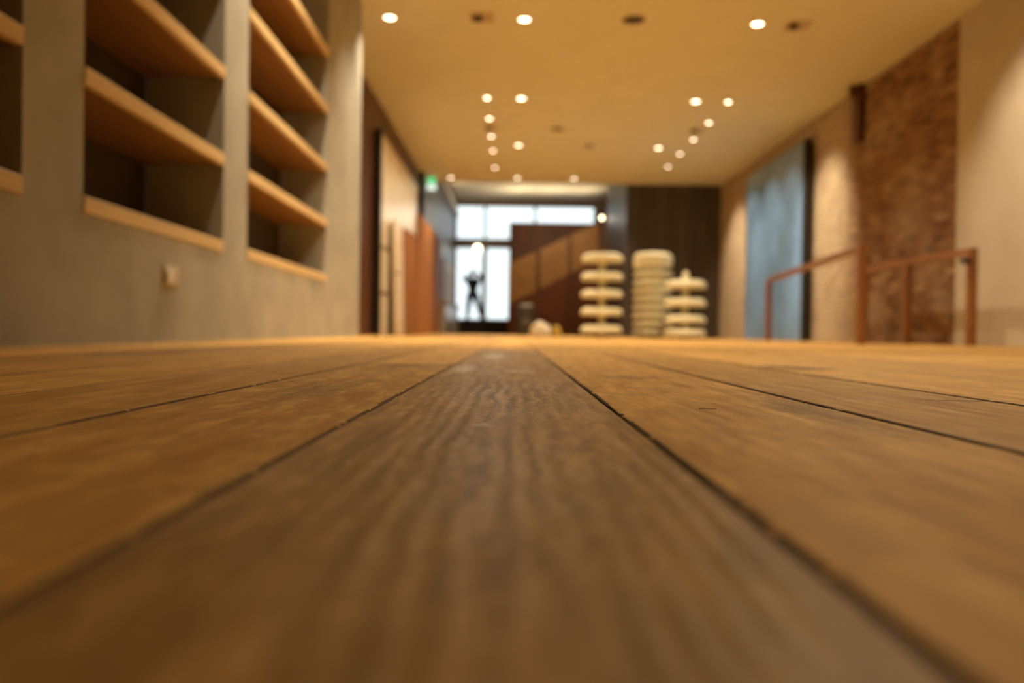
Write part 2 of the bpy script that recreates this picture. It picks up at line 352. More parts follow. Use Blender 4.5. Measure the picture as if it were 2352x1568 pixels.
def board_fine(x0, x1, y0, y1, mat, nx, ny, seed, rough=0.15, ridged=False, cup=0.0, dz=0.0):
    """near board: sawn relief, uneven worn edges, as real displacement"""
    x0 += GAP; x1 -= GAP; y0 += GAP; y1 -= GAP
    u = np.linspace(0, 1, nx); u = 0.5 - 0.5 * np.sign(0.5 - u) * np.abs(1 - 2 * u) ** 0.85          # denser at the edges
    y = np.linspace(y0, y1, ny)
    U, Y = np.meshgrid(u, y, indexing='ij')
    eL = 0.0007 * vnoise(Y * 60, Y * 0 + 3, seed) + 0.0016 * np.clip(vnoise(Y * 25, Y * 0 + 9, seed + 1) - 0.28, 0, 1) * 4
    eR = 0.0007 * vnoise(Y * 60, Y * 0 + 5, seed + 2) + 0.0016 * np.clip(vnoise(Y * 25, Y * 0 + 11, seed + 3) - 0.28, 0, 1) * 4
    X = (x0 + np.abs(eL)) * (1 - U) + (x1 - np.abs(eR)) * U
    dE = np.minimum(X - x0, x1 - X)
    Z = rough * 0.001 * (vnoise(X * 160, Y * 14, seed + 4) + 0.6 * vnoise(X * 420, Y * 40, seed + 5) + 0.5 * vnoise(X * 90, Y * 330, seed + 6))
    if ridged:
        wx = X + 0.010 * vnoise(X * 8, Y * 9, seed + 7) + 0.004 * vnoise(X * 22, Y * 30, seed + 8)
        str_ = 0.35 + 0.9 * np.clip(vnoise(X * 14, Y * 2.2, seed + 9) + 0.35, 0, 1)
        Z += 0.00042 * str_ * np.sin(wx * 2 * math.pi / 0.0115 + 5 * vnoise(X * 26, Y * 7, seed + 10)) ** 3 + 0.0005 * vnoise(X * 70, Y * 22, seed + 14)
        yy = Y + 0.0025 * vnoise(X * 40, Y * 50, seed + 11)
        Z -= 0.00040 * np.clip(vnoise(X * 9, yy * 240, seed + 12) + 0.1, 0, 1) * (0.4 + np.clip(vnoise(X * 10, Y * 6, seed + 13) + 0.4, 0, 1))
    Z += cup * (2 * U - 1) ** 2 + dz
    Z -= 0.0010 * np.clip(1 - dE / 0.0010, 0, 1) ** 2
    Z -= 0.0003 * np.clip(1 - dE / 0.008, 0, 1) ** 2
    verts = np.stack([X, Y, Z], -1).reshape(-1, 3)
    idx = np.arange(nx * ny).reshape(nx, ny)
    q = np.stack([idx[:-1, :-1], idx[1:, :-1], idx[1:, 1:], idx[:-1, 1:]], -1).reshape(-1, 4)
    n = len(verts); extra = []; fq = []
    for ring in (idx[0, :][::-1], idx[-1, :], idx[:, 0], idx[:, -1][::-1]):
        s = n + sum(len(e) for e in extra); lo = verts[ring].copy(); lo[:, 2] = -0.022; extra.append(lo)
        k = np.arange(len(ring) - 1)
        fq.append(np.stack([ring[k + 1], ring[k], s + k, s + k + 1], -1))
    verts = np.concatenate([verts] + extra); faces = np.concatenate([q] + fq)
    m = bpy.data.meshes.new('floor_board'); m.vertices.add(len(verts)); m.vertices.foreach_set('co', verts.astype(np.float32).ravel())
    m.loops.add(faces.size); m.loops.foreach_set('vertex_index', faces.ravel().astype(np.int32))
    m.polygons.add(len(faces)); m.polygons.foreach_set('loop_start', np.arange(0, faces.size, 4, dtype=np.int32)); m.polygons.foreach_set('loop_total', np.full(len(faces), 4, np.int32))
    m.polygons.foreach_set('use_smooth', np.ones(len(faces), bool)); m.update(calc_edges=True); m.validate()
    mi = np.zeros(len(faces), np.int32); mi[len(q):] = 1
    de = dE[:-1, :-1].reshape(-1) if False else np.minimum(dE[:-1, :-1], dE[1:, 1:]).reshape(-1)
    mi[:len(q)][de < 0.0005 + 0.0008 * vnoise(verts[q[:, 0], 1] * 90, verts[q[:, 0], 0] * 0 + 2, seed + 20)] = 1
    m.materials.append(mat); m.materials.append(M['grime']); m.polygons.foreach_set('material_index', mi); o = bpy.data.objects.new('floor_board', m); COL.objects.link(o); o.parent = floor
    return o

edges = [-0.116, 0.086]
L_e = [-0.299, -0.474]; R_e = [0.291, 0.50, 0.715, 0.928]
rb = random.Random(11)
while L_e[-1] > XL: L_e.append(L_e[-1] - rb.uniform(0.17, 0.215))
while R_e[-1] < XR: R_e.append(R_e[-1] + rb.uniform(0.18, 0.225))
xs = sorted(L_e + edges + R_e)
xs[0] = max(xs[0], XL - 0.1); xs[-1] = min(xs[-1], XR + 0.12)
fixed = {-0.116: ([Y0, 3.05], 'floor_c'), -0.299: ([Y0, 1.578, 5.1], 'floor_b'), 0.086: ([Y0, 2.9], 'floor_d'), -0.474: ([Y0, 2.35], 'floor_d'), 0.291: ([Y0, 2.6], 'floor_a'), 0.50: ([Y0, 3.3], 'floor_a')}
for i, (x0, x1) in enumerate(zip(xs, xs[1:])):
    if x0 in fixed: ys, m0 = list(fixed[x0][0]), fixed[x0][1]
    else: ys, m0 = [Y0, Y0 + rb.uniform(1.5, 4.5)], None
    while ys[-1] < YW - 5.5: ys.append(ys[-1] + rb.uniform(3.4, 4.9))
    ys.append(YW)
    for k, (a, b) in enumerate(zip(ys, ys[1:])):
        mt = m0 if (k == 0 and m0) else rb.choice(['floor_a', 'floor_a', 'floor_d', 'floor_b'])
        near = (k == 0 and -0.7 < x0 < 0.9) or (x0 == -0.299 and k == 1)
        if near and x0 == -0.116: board_fine(x0, x1, a, b, M[mt], 150, 1700, 50, 0.16, True, 0.0004)
        elif near: board_fine(x0, x1, a, b, M[mt], 60, 800, 90 + 7 * i + k, 0.16, False, rb.uniform(-0.0004, 0.0002), {0.291: 0.0009, -0.474: 0.0007, 0.50: 0.0012, 0.715: 0.0016, 0.086: 0.0001, -0.299: 0.0001}.get(x0, 0.0008))
        else: board_plain(x0, x1, a, b, M[mt], rb.uniform(-0.0006, 0.0006))

# ------------------------------------------------------------------ shell
struct('ceiling', MB().box((XL - 0.2, Y0 - 0.2, CEIL), (XR + 0.3, YC, CEIL + 0.12)), M['ceiling'], 'plain warm white ceiling with recessed lamps')
struct('trim_1', MB().box((XL - 0.2, YC - 0.1, CEIL + 0.12), (XR + 0.3, YC, LOB)), M['lobby_ceiling'], 'bulkhead above the end of the low ceiling')
struct('ceiling_lobby', MB().box((XL - 0.2, YC - 0.1, LOB), (XR + 0.3, YW + 0.2, LOB + 0.1)), M['lobby_ceiling'], 'higher cream ceiling before the window')
struct('wall_front', MB().box((XL - 0.2, Y0 - 0.2, -0.02), (XR + 0.3, Y0, CEIL)), M['plaster_r'])

# left plastered wall with three shelf niches (very slightly out of square with the boards)
def wx(y): return -1.635 + 0.010 * (8.42 - y)
bays = [(1.10, 2.547, 2), (2.915, 4.36, 3), (4.76, 6.86, 5)]
Z_OPEN0, Z_OPEN1 = 0.483, 3.02
wl = MB()
def wall_piece(y0, y1, z0, z1, back=-2.06):
    v = [(back, y0, z0), (wx(y0), y0, z0), (wx(y1), y1, z0), (back, y1, z0), (back, y0, z1), (wx(y0), y0, z1), (wx(y1), y1, z1), (back, y1, z1)]
    wl.add(v, [(3, 2, 1, 0), (4, 5, 6, 7), (0, 1, 5, 4), (1, 2, 6, 5), (2, 3, 7, 6), (3, 0, 4, 7)])
wall_piece(Y0, 8.42, -0.02, Z_OPEN0); wall_piece(Y0, 8.42, Z_OPEN1, CEIL)
cuts = [Y0] + [c for b in bays for c in b[:2]] + [8.42]
for a, b in zip(cuts[0::2], cuts[1::2]): wall_piece(a, b, Z_OPEN0, Z_OPEN1)
struct('wall_left', wl, M['plaster'], 'grey beige plaster wall with shelf niches')
bay_lab = ['shelving niche cut off by the left picture edge', 'middle shelving niche with pine shelves above the wall socket', 'far shelving niche with five pine shelves nearest the timber wall']
for (ya, yb, _), lab in zip(bays, bay_lab):
    e = empty('shelving_niche', (wx(ya), ya, Z_OPEN0), lab, 'shelving', 'shelving niches in the left wall')
    def put(n, mb, mat):
        o = mb.build(n, mat, e); o.matrix_parent_inverse = Matrix.Translation((-wx(ya), -ya, -Z_OPEN0)); return o
    bk = -2.04
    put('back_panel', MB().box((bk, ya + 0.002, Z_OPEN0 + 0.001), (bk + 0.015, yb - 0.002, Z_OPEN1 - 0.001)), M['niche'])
    zt = [0.545, 1.018, 1.490, 1.985, 2.470]
    for k, z in enumerate(zt):
        def sl(x0_, x1_, r):        # a slab whose front follows the wall line
            b_ = MB().bbox((-3.0 if x0_ is None else x0_, ya + 0.003, z - 0.062), (x1_, yb - 0.003, z), r)
            b_.v = [((bk + 0.016 + (x + 3.0) if x < -1 else x + wx(y)), y, zz) for x, y, zz in b_.v]; return b_
        sh = put('shelf', sl(None, -0.0225, 0.002), M['shelf_shaded'])
        eb = sl(-0.022, 0.006, 0.003).build('edge_strip', M['pine'], sh)  # front edge split off so the body alone carries the painted shade
# wall socket plate under the middle niche
e = empty('wall_socket', (wx(3.67), 3.67, 0.305), 'small beige double socket plate under the middle shelving niche', 'socket')
e.rotation_euler = (0, 0, 0.010)
MB().bbox((-0.004, -0.078, -0.046), (0.012, 0.078, 0.046), 0.003).build('plate', M['outlet'], e)
MB().bbox((0.0125, -0.062, -0.036), (0.024, -0.006, 0.024), 0.004).build('socket_insert', M['white'], e)
MB().bbox((0.0125, 0.006, -0.036), (0.018, 0.064, 0.030), 0.003).build('switch_rocker', M['outlet'], e)

# far left wall: dark red vertical boards
fl = struct('wall_left_far', MB().box((XL - 0.2, 8.42, -0.02), (XL, YC, CEIL)), M['timber_dark'], 'dark red brown board wall beyond the plaster')
y = 8.425
while y < 17.3:
    wd = 0.245; MB().bbox((XL, y, 0.0), (XL + 0.022, y + wd - 0.006, CEIL - 0.002), 0.003).build('board', M['timber_dark'], fl); y += wd
struct('wall_lobby_left', MB().box((XL - 0.2, YC, -0.02), (XL - 0.02, YW + 0.2, LOB)), M['lobby_wall'], 'dark grey lobby wall beside the window')

# right wall: plaster near, brick beyond
struct('wall_right', MB().box((XR - 0.02, Y0, -0.02), (XR + 0.3, 8.5, CEIL)), M['plaster_r'], 'warm plastered wall at the right edge')
br = struct('wall_right_brick', MB().box((XR + 0.006, 8.5, -0.02), (XR + 0.3, YC, CEIL)), M['mortar'], 'old exposed brick wall')
rr = random.Random(5); bmb = MB(); tones = []
row = 0; z = 0.004
while z < CEIL - 0.07:
    y = 8.503 - (0.115 if row % 2 else 0)
    while y < YC - 0.02:
        ya, yb = max(y, 8.503), min(y + 0.215, YC - 0.003)
        if yb - ya > 0.03:
            px = XR - rr.uniform(0.0, 0.012)
            v = [(XR + 0.02, ya, z), (px, ya + .003, z + .003), (px, yb - .003, z + .003), (XR + 0.02, yb, z), (XR + 0.02, ya, z + 0.064), (px, ya + .003, z + 0.061), (px, yb - .003, z + 0.061), (XR + 0.02, yb, z + 0.064)]
            bmb.add(v, [(2, 1, 5, 6), (0, 4, 5, 1), (3, 2, 6, 7), (4, 7, 6, 5), (0, 1, 2, 3)])
            tones += [min(1, max(0, rr.gauss(0.48, 0.24)))] * 8
        y += 0.226
    row += 1; z += 0.0765
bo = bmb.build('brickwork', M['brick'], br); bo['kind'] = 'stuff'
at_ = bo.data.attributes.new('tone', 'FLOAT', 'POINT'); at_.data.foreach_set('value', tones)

# dark board wall closing the room on the right, and its side towards the lobby
wb = struct('wall_back', MB().box((2.56, YC, -0.02), (XR + 0.3, YC + 0.14, LOB)), M['lobby_wall'], 'dark boarded wall closing the room at the right')
nb = 9
for k in range(nb):
    a = 2.562 + k * (XR - 0.012 - 2.562) / nb
    MB().bbox((a, YC - 0.022 - 0.004 * (k % 2), 0.0), (a + (XR - 0.012 - 2.562) / nb - 0.006, YC, CEIL - 0.002), 0.003).build('board', M['dark_board'], wb)
struct('wall_lobby_right', MB().box((2.56, YC + 0.14, -0.02), (2.72, 22.1, LOB)), M['lobby_wall'], 'dark glossy wall return catching daylight')
struct('wall_stair_right', MB().box((XR + 0.1, YC + 0.14, -0.02), (XR + 0.3, YW + 0.2, LOB)), M['plaster_r'])

# ------------------------------------------------------------------ window wall
ww = MB()
WX0, WX1, WZ0, WZ1 = -2.05, 2.80, 0.48, 4.50
ww.box((XL - 0.2, YW, -0.02), (WX0, YW + 0.2, LOB)); ww.box((WX1, YW, -0.02), (XR + 0.3, YW + 0.2, LOB))
ww.box((WX0, YW, -0.02), (WX1, YW + 0.2, WZ0)); ww.box((WX0, YW, WZ1), (WX1, YW + 0.2, LOB))
struct('wall_window', ww, M['plaster_r'], 'window wall of the lobby')
wn = tag(MB().box((WX0, YW + 0.05, WZ0), (WX1, YW + 0.15, WZ0 + 0.06)).build('window_1', M['frame']), 'tall shopfront window with grey frame', None, None, 'structure')
def fr(a, b): MB().bbox(a, b, 0.006).build('window_frame', M['frame'], wn)
ya, yb = YW + 0.03, YW + 0.13
VX = [WX0, -1.04, 0.72, WX1]; VW = [0.03, 0.085, 0.085, 0.03]; UW = [0.03, 0.045, 0.045, 0.03]
for x, hw, hu in zip(VX, VW, UW):
    fr((max(WX0, x - hw), ya, WZ0 + 0.06), (min(WX1, x + hw), yb, 3.02)); fr((max(WX0, x - hu), ya, 3.36), (min(WX1, x + hu), yb, WZ1))
fr((WX0, ya, 3.02), (WX1, yb, 3.36))
for W_, z0, z1 in ((VW, WZ0 + 0.06, 3.02), (UW, 3.36, WZ1)):
    for a, b, h0, h1 in zip(VX, VX[1:], W_, W_[1:]):
        MB().box((a + h0, YW + 0.076, z0), (b - h1, YW + 0.084, z1)).build('pane', M['glass'], wn)
struct('street_pavement', MB().box((-30, YW + 0.2, -0.25), (30, YW + 60, -0.15)), M['pavement'], 'pale pavement outside the window')

# ------------------------------------------------------------------ downlights
def make_lamp(name, r, glow):
    e = empty(name, (0, 0, CEIL), 'x', 'ceiling lamp')
    MB().lathe([(r, -0.002), (r + 0.022, 0.0), (r + 0.022, -0.008), (r + 0.004, -0.012), (r, -0.002)], n=28).build('trim_ring', M['trim_metal'], e, True)
    MB().lathe([(0, -0.006), (r * 0.6, -0.0055), (r + 0.001, -0.002), (0, -0.0015)], n=28).build('lens', glow, e, True)
    return e
proto_d = make_lamp('downlight', 0.058, M['lens']); proto_s = make_lamp('spotlight', 0.042, M['lens_s'])
usedp = {'d': False, 's': False}
def lamp(kind, x, y, label, group, target=None, p=1.0):
    src = proto_d if kind == 'd' else proto_s
    o = src if not usedp[kind] else copy_tree(src); usedp[kind] = True
    o.location = (x, y, CEIL); o['label'] = label; o['group'] = group
    t = target or (x, y, 0)
    l = spot('lamp_light', (x, y, CEIL - 0.03), t, (P_DOWN if kind == 'd' else P_SPOT) * p, 120 if kind == 'd' else 60, 1.0)
    return o
GD, GS = 'round recessed downlights in the ceiling', 'small spotlights in the two rows'
for x, y, lab in [(-1.40, 8.76, 'big glowing downlight beside the plaster wall, nearest lamp row, leftmost'), (0.075, 8.76, 'big glowing downlight in the nearest lamp row, middle one'),
                  (2.64, 8.80, 'big glowing downlight in the nearest lamp row, rightmost'), (0.07, 11.70, 'glowing downlight in the second lamp row, right lamp of the left pair'),
                  (2.63, 11.73, 'glowing downlight in the second lamp row, left lamp of the right pair'), (0.05, 14.62, 'downlight in the third row, to the right of the left spotlight row'),
                  (2.625, 14.68, 'downlight in the third row, left of the right spotlight row'), (-1.44, 17.75, 'downlight at the ceiling end beside the green exit sign'),
                  (0.045, 17.70, 'downlight at the ceiling end, middle one of the last row'), (1.30, 17.70, 'downlight at the ceiling end, rightmost of the last row')]:
    lamp('d', x, y, lab, GD)
left_n = ['nearest', 'second', 'third', 'fourth', 'farthest']
for k, y in enumerate((11.70, 12.82, 13.98, 15.08, 16.60)):
    lamp('s', -0.43, y, f'small spotlight in the left spotlight row, {left_n[k]} of the five', GS, (XL, y + 0.2, 1.7), 0.33)
for k, y in enumerate((11.74, 12.90, 14.01, 15.13, 16.28)):
    lamp('s', 3.11, y, f'small spotlight in the right spotlight row, {left_n[k]} of the five', GS, (XR, y + (0.3 if k < 4 else 0.6), 1.6), (1.0, 0.28, 0.34, 0.34, 1.0)[k])

# dark ceiling fittings that are switched off
def gimbal(x, y, lab, s=0.13):
    e = empty('ceiling_fitting', (x, y, CEIL), lab, 'ceiling fitting', 'square switched off ceiling fittings')
    f = MB()
    for a, b in (((-s, -s, -0.008), (s, -s + 0.02, 0)), ((-s, s - 0.02, -0.008), (s, s, 0)), ((-s, -s + 0.02, -0.008), (-s + 0.02, s - 0.02, 0)), ((s - 0.02, -s + 0.02, -0.008), (s, s - 0.02, 0))): f.box(a, b)
    f.build('frame', M['tan_frame'], e)
    MB().box((-s + 0.02, -s + 0.02, -0.003), (s - 0.02, s - 0.02, 0.0)).build('backing', M['tan_frame'], e)
    MB().lathe([(0, -0.045), (0.045, -0.042), (0.055, -0.02), (0.06, -0.0032), (0, -0.0031)], (-0.045, 0, 0), 20).build('lamp_head', M['housing'], e, True)
gimbal(-0.39, 8.72, 'dark square ceiling fitting left of the middle near downlight'); gimbal(3.09, 8.83, 'dark square ceiling fitting near the brick wall, right of the near downlight')
gimbal(-0.41, 13.40, 'dark square ceiling fitting among the left spotlight row', 0.11); gimbal(3.03, 13.38, 'dark square ceiling fitting among the right spotlight row', 0.11)
def speaker(x, y, lab, r=0.13):
    e = empty('ceiling_speaker', (x, y, CEIL), lab, 'ceiling speaker', 'round dark ceiling speakers')
    MB().lathe([(r - 0.015, -0.004), (r, 0), (r, -0.010), (r - 0.012, -0.012), (r - 0.015, -0.004)], n=32).build('rim', M['tan_frame'], e, True)
    MB().lathe([(0, -0.010), (r * 0.6, -0.009), (r - 0.014, -0.005), (0, -0.0015)], n=32).build('grille', M['housing'], e, True)
speaker(1.265, 8.73, 'round dark ceiling speaker between the middle and right near downlights'); speaker(0.70, 13.42, 'round dark ceiling speaker mid room, left one of the far two', 0.12); speaker(1.34, 14.6, 'small round dark ceiling disc farthest down the room', 0.10)

# ------------------------------------------------------------------ tall sliding panels
e = empty('sliding_panel', (XR - 0.13, 14.15, 0), 'tall dark blue steel panel standing in front of the brick wall', 'panel')
MB().bbox((-0.045, -1.52, 0.0), (0.045, 1.52, 3.16), 0.004).build('leaf', M['steel_panel'], e)
MB().bbox((-0.048, -1.60, 0.0), (0.062, -1.521, 3.17), 0.004).build('edge_frame', M['black'], e)
MB().bbox((0.046, -1.50, 3.04), (0.112, 1.50, 3.12), 0.004).build('hanger_rail', M['black'], e)
e = empty('sliding_panel', (XL + 0.085, 13.85, 0), 'tall cream panel with a black end edge standing before the dark board wall', 'panel')
MB().bbox((-0.03, -2.18, 0.0), (0.03, 2.18, 2.98), 0.004).build('leaf', M['cream'], e)
MB().bbox((-0.035, -2.30, 0.0), (0.050, -2.181, 3.0), 0.004).build('edge_frame', M['black'], e)
for z in (0.62, 1.30): MB().bbox((0.031, -2.05, z), (0.045, -1.45, z + 0.04), 0.002).build('batten', M['timber_brown'], e)
# leaves and boards leaning on it
def leaning(name, y0, y1, h, mat, lab, cat, grp, xb=-1.845, tilt=0.028):
    o = MB().bbox((-0.02, y0, 0), (0.02, y1, h), 0.004).build(name, mat); o.location = (xb, 0, 0.0008); o.rotation_euler = (0, -tilt, 0)
    return tag(o, lab, cat, grp)
o = leaning('door_leaf', 12.43, 13.34, 1.83, M['cream_leaf'], 'pale cream door leaf leaning on the tall cream panel', 'door leaf', None)
MB().bbox((0.0205, 12.52, 0.95), (0.055, 12.60, 1.0), 0.006).build('handle', M['black'], o)
for k, (a, b, h) in enumerate(((13.42, 14.02, 1.82), (14.06, 14.72, 1.86), (14.76, 15.42, 1.88))):
    leaning('timber_board', a, b, h, M['timber_orange'], ['orange timber board leaning right after the pale door leaf', 'orange timber board, middle one of the three leaning boards', 'orange timber board leaning nearest the black post'][k], 'board', 'orange boards leaning on the cream panel')
e = empty('timber_screen', (-1.93, 18.2, 0), 'tall orange brown screen of upright boards beside the black post', 'screen')
n = 9
for k in range(n):
    a = -2.20 + k * 0.50
    MB().bbox((-0.02, a, 0.0), (0.022 + 0.006 * (k % 2), a + 0.492, 2.44 - 0.004 * (k % 3)), 0.004).build('board', M['timber_orange'], e)
tag(MB().bbox((-2.055, 17.15, 0), (-1.956, 17.28, CEIL - 0.001), 0.004).build('steel_post', M['black']), 'black steel post rising to the ceiling above the timber screen', 'post')
# exit sign under the ceiling
e = empty('exit_sign', (-1.836, 17.5, CEIL), 'small green and white lit exit sign hanging under the ceiling', 'sign')
MB().tube((0, 0, 0), (0, 0, -0.045), 0.008).build('hanger', M['housing'], e)
MB().bbox((-0.10, -0.02, -0.20), (0.10, 0.02, -0.045), 0.004).build('housing', M['white'], e)
MB().box((-0.092, -0.023, -0.19), (0.092, -0.0202, -0.055)).build('green_face', M['exit_green'], e)
MB().box((-0.095, -0.018, -0.33), (0.095, 0.018, -0.201)).build('lit_lower_panel', M['exit_white'], e)

# ------------------------------------------------------------------ right side: wall bracket and guard rails
e = empty('wall_bracket', (XR - 0.012, 10.9, CEIL), 'dark vertical bracket high on the brick wall under the ceiling', 'bracket')
MB().bbox((-0.09, -0.11, -0.78), (0, 0.11, -0.002), 0.006).build('plate', M['timber_dark'], e)
MB().bbox((-0.17, -0.05, -0.16), (-0.0905, 0.05, -0.004), 0.006).build('stub', M['timber_dark'], e)
def rail(name, p0, p1, fr_, lab, pw=0.07, bracket=False):
    e = empty(name, (p0[0], p0[1], 0), lab, 'railing', 'timber guard rails before the brick wall')
    d = Vector((p1[0] - p0[0], p1[1] - p0[1], 0)); H_ = 0.92
    MB().bar((0, 0, H_ - 0.03), (d.x, d.y, H_ - 0.03), 0.07, 0.06).build('handrail', M['rail_wood'], e)
    for t in fr_:
        MB().bbox((d.x * t - pw / 2, d.y * t - pw / 2, 0), (d.x * t + pw / 2, d.y * t + pw / 2, H_ - 0.0605), 0.004).build('post', M['post_wood'], e)
    if bracket: MB().bbox((-0.035 - 0.09, -0.03, H_ - 0.15), (-0.0355, 0.03, H_ - 0.10), 0.004).build('fixing', M['black'], e)
rail('guard_rail', (3.19, 7.30), (3.77, 11.80), (0.008, 0.992), 'timber guard rail crossing in front of the dark blue panel')
rail('guard_rail', (4.30, 7.46), (4.30, 9.82), (0.015, 0.53, 0.985), 'timber guard rail close to the right plaster and brick wall', 0.075, True)

# ------------------------------------------------------------------ round tiered display stands
def tray_mesh(r, t):
    """shallow upturned dish: rounded rim, hollow underside"""
    return MB().lathe([(0, t), (r * 0.55, t), (r * 0.80, t * 0.97), (r * 0.92, t * 0.82), (r * 0.985, t * 0.55), (r, t * 0.22), (r * 0.985, 0), (r * 0.93, t * 0.0), (r * 0.90, t * 0.20), (r * 0.72, t * 0.42), (r * 0.3, t * 0.5), (0, t * 0.5)], n=40)
def stand(x, y, tiers, top, r, lab):
    e = empty('display_stand', (x, y, 0), lab, 'display stand', 'round tiered display stands')
    MB().lathe([(0, 0), (0.17, 0), (0.18, 0.012), (0.16, 0.03), (0, 0.03)], n=32).build('base', M['tray'], e, True)
    zz = [0.03] + [z for z in tiers] ; th = 0.135
    segs = [(a + (th if i else 0), b + th * 0.5) for i, (a, b) in enumerate(zip(zz, zz[1:]))]
    pm = MB()
    for a, b in segs: pm.tube((0, 0, a - 0.001), (0, 0, b), 0.052, 16)
    pm.build('pole', M['tray'], e, True)
    for z in tiers: tray_mesh(r, th).build('tray', M['tray'], e, True).location = (0, 0, z)
    h = top - tiers[-1] - th
    MB().lathe([(0, 0), (0.06, 0), (0.055, h * 0.5), (0.045, h * 0.8), (0.03, h), (0, h)], n=20).build('finial', M['tray'], e, True).location = (0, 0, tiers[-1] + th)
stand(1.545, 14.0, [0.085, 0.395, 0.705, 1.010, 1.330], 1.48, 0.365, 'round cream five tier display stand, leftmost, before the stairs')
stand(2.885, 13.4, [0.015 + 0.03, 0.265, 0.545, 0.850], 1.13, 0.345, 'short round cream four tier display stand with a knob on top, rightmost')
def stack_tray(r, t):
    return MB().lathe([(0, 0), (r * 0.50, 0), (r * 0.52, t * 0.47), (r * 0.93, t * 0.50), (r * 0.985, t * 0.55), (r, t * 0.64), (r, t * 0.82), (r * 0.96, t * 0.95), (r * 0.88, t), (0, t)], n=40)
zs = [0.0 + 0.148 * k for k in range(9)]
for k, z in enumerate(zs):
    o = stack_tray(0.345, 0.147).build('display_tray', M['tray'], None, True); o.location = (2.49 + 0.008 * math.sin(k * 2.1), 14.3, z)
    tag(o, 'cream round tray in the tall tight stack, ' + ['lowest, on the floor', 'second from the floor', 'third from the floor', 'fourth from the floor', 'fifth from the floor', 'sixth from the floor', 'seventh from the floor', 'eighth from the floor', 'just under the thick top tray'][k], 'tray', 'stacked cream display trays')
o = tray_mesh(0.352, 0.19).build('display_tray', M['tray'], None, True); o.location = (2.49, 14.3, 9 * 0.148)
tag(o, 'thick bright cream round tray on top of the tall tray stack', 'tray', 'stacked cream display trays')
MB().lathe([(0, 0.19), (0.05, 0.19), (0.045, 0.215), (0, 0.222)], n=20).build('knob', M['tray'], o, True)

# ------------------------------------------------------------------ crumpled cloth on the floor
def crumple(name, c, s, seed, mat, lab, cat, grp=None):
    bm = bmesh.new(); bmesh.ops.create_icosphere(bm, subdivisions=4, radius=1.0)
    P_ = np.array([v.co[:] for v in bm.verts])
    d = 1 + 0.45 * vnoise(P_[:, 0] * 2.2 + 9, P_[:, 1] * 2.2 + P_[:, 2] * 1.7 + 7, seed) + 0.28 * vnoise(P_[:, 0] * 5 + 20, P_[:, 2] * 5 + P_[:, 1] * 3 + 20, seed + 1)
    for v, k in zip(bm.verts, d):
        q = v.co * k; v.co = Vector((q.x * s[0], q.y * s[1], max(0, (q.z + 0.55) * s[2])))
    m = bpy.data.meshes.new(name); bm.to_mesh(m); bm.free(); m.materials.append(mat)
    o = bpy.data.objects.new(name, m); COL.objects.link(o); o.location = c
    return tag(o, lab, cat, grp)
crumple('cloth_bundle', (0.50, 14.5, 0.001), (0.20, 0.18, 0.17), 3, M['cloth_white'], 'crumpled white cloth bundle lying on the floor before the stairs', 'cloth')
crumple('cloth_bundle', (0.80, 14.75, 0.001), (0.085, 0.09, 0.13), 8, M['yellow'], 'small yellowish bundle right beside the white cloth bundle', 'cloth')

# ------------------------------------------------------------------ loudspeaker box
e = empty('loudspeaker', (0.295, 19.0, 0), 'black upright loudspeaker with pale top standing before the stairs', 'loudspeaker')
MB().bbox((-0.20, -0.17, 0), (0.20, 0.17, 0.70), 0.015).build('cabinet', M['black'], e)
MB().bbox((-0.13, -0.12, 0.7005), (0.15, 0.12, 0.75), 0.01).build('top_tray', plain('grey_tray', (0.35, 0.32, 0.28), 0.5), e)
c = MB().lathe([(0, 0.012), (0.04, 0.016), (0.05, 0.006), (0.115, 0.020), (0.13, 0.016), (0.13, 0.0), (0, 0.0)], n=28).build('cone', M['housing'], e, True); c.location = (0, -0.1705, 0.29); c.rotation_euler = (R(90), 0, 0)
c = MB().lathe([(0, 0.010), (0.05, 0.006), (0.055, 0.0), (0, 0.0)], n=24).build('tweeter', M['housing'], e, True); c.location = (0, -0.1705, 0.55); c.rotation_euler = (R(90), 0, 0)

# ------------------------------------------------------------------ stairs and panelling
e = empty('timber_panelling', (1.36, 26.0, 0), 'brown boarded partition below the high window strip', 'partition')
n = 11; xa, xb = -0.17 - 1.36, 2.90 - 1.36
for k in range(n):
    a = xa + k * (xb - xa) / n
    MB().bbox((a, -0.02 - 0.004 * (k % 2), 0), (a + (xb - xa) / n - 0.004, 0.03, 3.63), 0.004).build('board', M['timber_brown'], e)
MB().bbox((xa, -0.04, 3.6305), (xb, 0.05, 3.66), 0.004).build('capping', M['timber_brown'], e)
MB().box((xa + 0.01, 0.0305, 0), (xb - 0.01, 0.045, 3.62)).build('backing', M['timber_brown'], e)
SX0, SX1 = -0.17, 2.70
def sz(x, lo, hi): return lo + (hi - lo) * (x - SX0) / (SX1 - SX0)
e = empty('stair_balustrade', (SX0, 24.3, 0), 'sloping orange brown plank balustrade of the staircase', 'balustrade')
for k in range(3):
    t0, t1 = k / 3, (k + 1) / 3 - 0.008
    a0, a1 = 0.92 + 1.25 * t0, 0.92 + 1.25 * t1; b0, b1 = 2.42 + 1.12 * t0, 2.42 + 1.12 * t1
    L_ = SX1 - SX0; y0, y1 = -0.02 - 0.005 * (k % 2), 0.02
    v = [(0, y0, a0), (L_, y0, b0), (L_, y1, b0), (0, y1, a0), (0, y0, a1), (L_, y0, b1), (L_, y1, b1), (0, y1, a1)]
    MB().add(v, [(3, 2, 1, 0), (4, 5, 6, 7), (0, 1, 5, 4), (1, 2, 6, 5), (2, 3, 7, 6), (3, 0, 4, 7)]).build('plank', M['timber_stair'], e)
